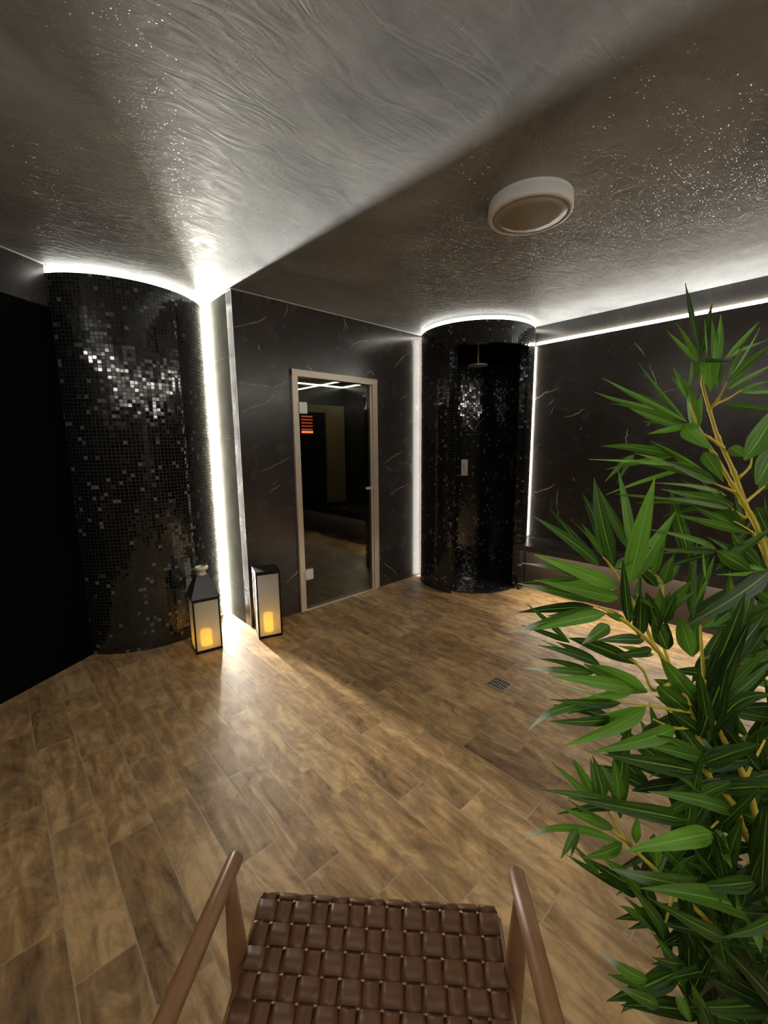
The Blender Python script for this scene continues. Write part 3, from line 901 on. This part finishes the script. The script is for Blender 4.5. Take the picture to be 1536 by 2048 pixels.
# --- second stem beside it, ending in the left-pointing sprays
br = dict(stem=[(base_pt(.0, .05)), W(1660, 1800, .93), W(1610, 1400, .93), (r1_(1500, 1560), .92), (r1_(1390, 1330), .91), (r1_(1330, 1230), .90), (r1_(1230, 1060), .89), (r1_(1150, 930), .87), (r1_(1085, 760), .86)],
          rad=[.008, .007, .006, .0055, .0048, .0042, .0038, .003, .0014],
          twigs=[[(r1_(1340, 1270), .90), (r1_(1230, 1225), .86)], [(r1_(1280, 1020), .90), (r1_(1200, 960), .89), (r1_(1150, 930), .87)], [(r1_(1400, 1420), .91), (r1_(1330, 1370), .88)], [(r1_(1480, 1560), .92), (r1_(1440, 1500), .9), (r1_(1340, 1440), .88)]],
          leaves=[])
A = br['leaves'].append
for b, tp, w, tone, d0, d1 in [
    ((1075,740),(990,555),24,.7,.86,.84), ((1080,700),(1095,505),16,.35,.86,.88), ((1070,870),(590,620),26,.45,.86,.78), ((1000,820),(545,700),24,.4,.87,.80),
    ((1060,890),(635,765),18,.45,.86,.78), ((1050,905),(740,790),28,.4,.86,.80), ((1120,930),(1065,630),44,.7,.87,.85), ((1085,900),(845,940),26,.5,.86,.80),
    ((1050,890),(1220,1030),70,.7,.86,.80), ((1010,1065),(580,1010),36,.3,.86,.78), ((1110,1125),(510,1085),20,.7,.86,.78), ((1170,1150),(860,980),16,.65,.87,.80),
    ((970,1110),(770,1050),14,.6,.86,.83), ((770,1060),(600,1215),26,.4,.84,.80), ((1170,1045),(1280,1215),60,.35,.88,.82), ((1240,1220),(930,1090),46,.3,.86,.80),
    ((1225,1215),(740,1100),22,.45,.86,.78), ((1300,1295),(870,1220),18,.45,.89,.80), ((1340,1345),(920,1255),42,.25,.89,.80), ((1310,1365),(895,1305),34,.25,.88,.80),
    ((1260,1350),(780,1335),16,.4,.88,.80), ((1000,1320),(660,1285),16,.3,.86,.80), ((1340,1370),(1160,1215),12,.8,.88,.84), ((1440,1500),(1080,1330),40,.3,.90,.82),
    ((1380,1470),(1110,1340),26,.25,.89,.83), ((1440,1510),(1000,1400),36,.25,.90,.82), ((1400,1490),(1240,1250),24,.35,.9,.86)]:
    A((r1_(*b), r1_(*tp), w * .349 * 1.3, d0, d1, tone))
for b, tp, w, tone, d0, d1 in [
    ((1240,230),(850,110),26,.35,.88,.80), ((1250,235),(830,215),24,.1,.88,.80), ((1100,310),(975,-130),60,.25,.88,.86), ((1540,350),(1240,370),22,.6,.9,.86), ((1440,350),(1240,230),70,.2,.9,.86),
    ((1500,330),(1320,120),60,.2,.92,.9), ((1190,400),(1230,260),16,.7,.87,.86), ((1180,400),(1165,200),10,.85,.87,.86), ((1190,400),(1110,560),14,.7,.87,.83), ((1480,340),(1380,180),50,.25,.92,.9)]:
    A((r2_(*b), r2_(*tp), w * .349 * 1.3, d0, d1, tone))
branches.append(br)
# --- middle branch, sprays pointing left at bench height
br = dict(stem=[(base_pt(-.04, .03)), W(1560, 2120, .90), (r3_(1470, 640), .86), (r3_(1390, 400), .85), (r3_(1340, 260), .84), (r3_(1180, 60), .83), (r2_(1110, 1180), .82), (r2_(960, 900), .81), (r2_(890, 790), .80), (r2_(720, 640), .78), (r2_(560, 550), .77)],
          rad=[.008, .0075, .007, .0065, .006, .0055, .005, .0045, .004, .003, .0015],
          twigs=[[(r2_(890, 790), .80), (r2_(780, 560), .80), (r2_(650, 340), .80), (r2_(590, 270), .79)], [(r2_(1000, 960), .81), (r2_(920, 700), .82), (r2_(930, 430), .83), (r2_(830, 330), .83)],
                 [(r2_(1100, 1160), .82), (r2_(960, 1140), .80), (r2_(700, 1100), .77)], [(r2_(1000, 980), .81), (r2_(880, 1030), .79), (r2_(820, 920), .78), (r2_(740, 850), .77)],
                 [(r2_(1140, 1240), .82), (r2_(1000, 1250), .80), (r2_(880, 1200), .78)]],
          leaves=[])
A = br['leaves'].append
for b, tp, w, tone, d0, d1, wh in [
    ((570,320),(180,30),50,.2,.79,.72,0), ((640,345),(400,50),8,.95,.80,.76,0), ((590,270),(465,75),28,.4,.79,.78,0), ((650,310),(540,-185),74,.25,.80,.82,0), ((760,250),(675,-235),44,.4,.80,.84,0),
    ((740,420),(888,-185),84,.85,.79,.76,0), ((880,380),(960,95),44,.65,.82,.82,0), ((670,445),(195,255),66,.8,.79,.70,0), ((470,395),(125,305),28,.35,.76,.71,.6), ((675,505),(200,400),60,.55,.79,.70,0),
    ((540,515),(100,420),46,.2,.77,.70,.3), ((400,760),(155,540),26,.2,.75,.72,0), ((535,555),(38,703),48,.3,.77,.69,1), ((605,590),(172,690),52,.75,.77,.69,0), ((625,660),(470,770),60,.35,.77,.73,.5),
    ((740,650),(705,285),46,.08,.79,.76,0), ((825,745),(550,750),48,.1,.79,.72,0), ((570,885),(218,775),40,.15,.77,.70,0), ((790,885),(395,735),62,.12,.78,.70,0), ((480,865),(240,745),20,.55,.76,.71,0),
    ((540,935),(128,905),36,.2,.77,.69,1), ((770,1030),(298,955),60,.7,.78,.70,0), ((845,1045),(525,885),64,.75,.78,.72,0), ((700,1105),(295,990),8,.9,.77,.72,0), ((690,1105),(285,1085),40,.12,.77,.71,0),
    ((650,1195),(280,1210),44,.15,.77,.70,0), ((835,1130),(362,1350),58,.75,.78,.68,0), ((1000,1250),(515,1390),68,.5,.79,.68,0), ((800,730),(805,465),64,.1,.80,.78,0), ((900,710),(835,470),60,.1,.80,.76,0),
    ((920,600),(1105,400),46,.45,.81,.76,0), ((900,630),(915,445),46,.5,.81,.78,0), ((1100,840),(1035,610),76,.6,.81,.76,0), ((1130,1110),(920,850),86,.4,.82,.76,0), ((1120,1190),(900,1010),84,.2,.82,.74,0),
    ((1190,1310),(985,1165),56,.1,.82,.75,0), ((940,430),(780,330),16,.7,.82,.80,0), ((930,430),(1000,250),50,.3,.83,.82,0), ((660,330),(800,260),40,.5,.8,.78,0), ((780,480),(880,560),30,.4,.8,.76,0),
    ((720,640),(600,590),30,.5,.78,.75,0), ((900,440),(800,350),44,.12,.82,.8,0), ((870,800),(660,830),46,.12,.8,.74,0), ((880,830),(680,780),26,.55,.8,.76,0), ((680,1000),(480,880),40,.5,.78,.73,0), ((930,640),(1010,470),66,.1,.81,.79,0), ((960,800),(880,600),70,.12,.81,.78,0)]:
    A((r2_(*b), r2_(*tp), w * .349 * 1.22, d0, d1, tone, wh))
px = [((690,1110),(165,1262),(300,1080),46,.25,.77,.68,1)]
br['via'] = [(r2_(*b), r2_(*tp), r2_(*v), w * .349 * 1.22, d0, d1, tone, wh) for b, tp, v, w, tone, d0, d1, wh in px]
branches.append(br)
# --- lower-left branch
br = dict(stem=[(base_pt(-.06, -.01)), W(1500, 2160, .86), (r3_(1300, 1100), .80), (r3_(1000, 740), .78), (r3_(740, 480), .76), (r3_(600, 260), .75)],
          rad=[.007, .0065, .0055, .0045, .003, .0015],
          twigs=[[(r3_(740, 480), .76), (r3_(640, 400), .74)], [(r3_(1340, 260), .84), (r3_(1210, 390), .80)], [(r3_(1000, 740), .78), (r3_(930, 1000), .76)]],
          leaves=[], via=[])
A = br['leaves'].append
for b, tp, w, tone, d0, d1, wh in [
    ((540,225),(295,10),38,.45,.75,.72,0), ((555,215),(425,-5),36,.5,.75,.73,0), ((595,225),(530,-25),52,.25,.75,.75,0), ((685,225),(650,-15),54,.3,.76,.76,0), ((720,265),(230,170),42,.2,.76,.69,0),
    ((1090,350),(390,215),70,.15,.80,.70,0), ((650,395),(345,270),42,.4,.75,.69,0), ((445,385),(348,565),36,.4,.72,.70,0), ((570,660),(405,470),26,.2,.74,.70,0), ((1220,420),(695,530),82,.7,.80,.71,0),
    ((1340,300),(845,180),60,.4,.82,.73,0), ((695,585),(560,450),14,.9,.75,.73,0), ((1250,745),(625,620),84,.15,.79,.69,.3), ((1440,670),(1200,755),46,.3,.8,.74,.4), ((1560,610),(1240,720),80,.12,.84,.76,0),
    ((1460,900),(805,735),96,.4,.79,.69,0), ((940,1015),(685,835),40,.3,.76,.70,0), ((810,770),(575,555),60,.25,.76,.71,0), ((940,1010),(715,690),52,.25,.76,.71,0), ((840,1265),(575,1105),54,.4,.74,.68,.7),
    ((910,1405),(655,1285),50,.35,.74,.69,.2), ((1185,1520),(1100,1285),50,.5,.74,.72,0), ((1090,1500),(1010,1330),44,.45,.73,.71,.4), ((1420,850),(1495,1105),56,.6,.8,.76,0), ((1060,1170),(870,1130),40,.08,.75,.70,0),
    ((900,610),(880,420),50,.5,.77,.76,0), ((780,480),(790,330),40,.6,.76,.75,0), ((1000,740),(1060,560),60,.3,.78,.76,0), ((1360,300),(1500,60),80,.3,.84,.82,0), ((1330,270),(1280,0),80,.2,.84,.82,0),
    ((1450,560),(1540,380),60,.25,.86,.84,0), ((1240,400),(1330,620),60,.4,.8,.74,0), ((700,480),(470,560),50,.3,.75,.70,0), ((990,700),(760,700),60,.2,.77,.70,0)]:
    A((r3_(*b), r3_(*tp), w * .349 * 1.22, d0, d1, tone, wh))
br['via'] = [(r3_(690, 475), r3_(112, 482), r3_(310, 290), 34 * .349 * 1.22, .75, .68, .55, 1)]
branches.append(br)
# --- right-hand branch, dark sprays leaning right and over the middle
br = dict(stem=[(base_pt(.05, -.03)), W(1600, 2000, .84), W(1540, 1750, .82), W(1490, 1560, .81), W(1420, 1420, .80), W(1400, 1250, .80)],
          rad=[.008, .0075, .007, .006, .0045, .002],
          twigs=[[W(1490, 1560, .81), W(1530, 1480, .82)], [W(1430, 1450, .80), W(1480, 1380, .80)]], leaves=[], via=[])
A = br['leaves'].append
for b, tp, w, tone, d0, d1, wh in [
    ((1540,350),(1060,668),74,.08,.84,.74,0), ((1180,1010),(1405,470),76,.08,.80,.76,0), ((1150,1300),(1445,610),92,.06,.80,.74,0), ((1270,1110),(1560,860),50,.3,.80,.80,0), ((1270,1060),(1560,790),46,.25,.8,.82,0),
    ((1480,985),(1260,1085),36,.7,.92,.9,0), ((1200,1330),(1130,900),60,.12,.8,.76,0), ((1210,1320),(1300,900),70,.08,.8,.76,0), ((1190,1500),(1420,1280),60,.3,.8,.8,0), ((1180,1440),(900,1290),60,.25,.8,.73,0),
    ((1170,1430),(800,1340),50,.35,.8,.73,0), ((1150,1500),(590,1400),80,.1,.8,.70,0), ((1150,1460),(1500,1340),80,.12,.8,.76,0)]:
    A((r2_(*b), r2_(*tp), w * .349 * 1.22, d0, d1, tone, wh))
br['via'] = [(r2_(1260, 1240), r2_(1600, 1060), r2_(1330, 1030), 70 * .349 * 1.22, .80, .76, .08, 0)]
branches.append(br)
# --- low filler sprays, shade of the lower plant put into their dark tone
rnd = random.Random(11)
br = dict(stem=[(base_pt(-.02, -.05)), W(1480, 2080, .95), W(1430, 1850, .93), W(1380, 1650, .92)], rad=[.007, .006, .005, .002],
          twigs=[[W(1430, 1850, .93), W(1330, 1900, .88)], [W(1480, 2060, .95), W(1370, 2020, .88)], [W(1430, 1800, .93), W(1520, 1700, .93)]], leaves=[], via=[])
for k in range(120):
    while True:
        x, y = rnd.uniform(1160, 1600), rnd.uniform(1480, 2200)
        lim = 1130 + max(0, (y - 1600)) * .50 + 90
        if x > lim: break
    ang = rnd.choice([rnd.uniform(2.5, 3.9), rnd.uniform(3.9, 5.2), rnd.uniform(-.9, .9), rnd.uniform(2.5, 3.6)])
    ln = rnd.uniform(110, 200)
    tp = (x + ln * math.cos(ang), y + ln * math.sin(ang))
    if tp[0] < lim - 70 + 10: continue
    d = rnd.uniform(.80, 1.0)
    br['leaves'].append(((x, y), tp, rnd.uniform(20, 34), d, d - rnd.uniform(.0, .08), rnd.uniform(.0, .25), 0))
for k in range(70):
    y = rnd.uniform(1760, 2120); x = rnd.uniform(1270 + (y - 1760) * .35, 1600)
    ang = rnd.choice([rnd.uniform(2.6, 3.7), rnd.uniform(3.9, 5.3), rnd.uniform(3.9, 5.3)])
    ln = rnd.uniform(110, 190)
    d = rnd.uniform(.74, .86)
    br['leaves'].append(((x, y), (x + ln * math.cos(ang), y + ln * math.sin(ang)), rnd.uniform(20, 34), d, d - rnd.uniform(.0, .06), rnd.uniform(.0, .22), 0))
for k in range(46):
    x, y = rnd.uniform(1330, 1620), rnd.uniform(1130, 1560)
    ang = rnd.choice([rnd.uniform(2.5, 3.9), rnd.uniform(4.0, 5.4), rnd.uniform(-1, .6)])
    ln = rnd.uniform(110, 180)
    tp = (x + ln * math.cos(ang), y + ln * math.sin(ang))
    if tp[0] < 1290: continue
    d = rnd.uniform(.90, 1.08)
    br['leaves'].append(((x, y), tp, rnd.uniform(16, 28), d, d - rnd.uniform(-.03, .08), rnd.uniform(.05, .4), 0))
branches.append(br)

def P3(q):
    return q if isinstance(q, Vector) else W(q[0][0], q[0][1], q[1])
for br in branches:
    bm = bmesh.new()
    o_, r_ = stem([P3(q) for q in br['stem']], br['rad'])
    add_tube(bm, o_, r_, 10)
    so = obj('stem', bm, M['stem'], plant)
    for tw in br['twigs']:
        bm = bmesh.new()
        o_, r_ = stem([P3(q) for q in tw], [.0035 - .002 * i / (len(tw) - 1) for i in range(len(tw))])
        add_tube(bm, o_, r_, 8)
        obj('twig', bm, M['stem'], so)
    bm = bmesh.new()
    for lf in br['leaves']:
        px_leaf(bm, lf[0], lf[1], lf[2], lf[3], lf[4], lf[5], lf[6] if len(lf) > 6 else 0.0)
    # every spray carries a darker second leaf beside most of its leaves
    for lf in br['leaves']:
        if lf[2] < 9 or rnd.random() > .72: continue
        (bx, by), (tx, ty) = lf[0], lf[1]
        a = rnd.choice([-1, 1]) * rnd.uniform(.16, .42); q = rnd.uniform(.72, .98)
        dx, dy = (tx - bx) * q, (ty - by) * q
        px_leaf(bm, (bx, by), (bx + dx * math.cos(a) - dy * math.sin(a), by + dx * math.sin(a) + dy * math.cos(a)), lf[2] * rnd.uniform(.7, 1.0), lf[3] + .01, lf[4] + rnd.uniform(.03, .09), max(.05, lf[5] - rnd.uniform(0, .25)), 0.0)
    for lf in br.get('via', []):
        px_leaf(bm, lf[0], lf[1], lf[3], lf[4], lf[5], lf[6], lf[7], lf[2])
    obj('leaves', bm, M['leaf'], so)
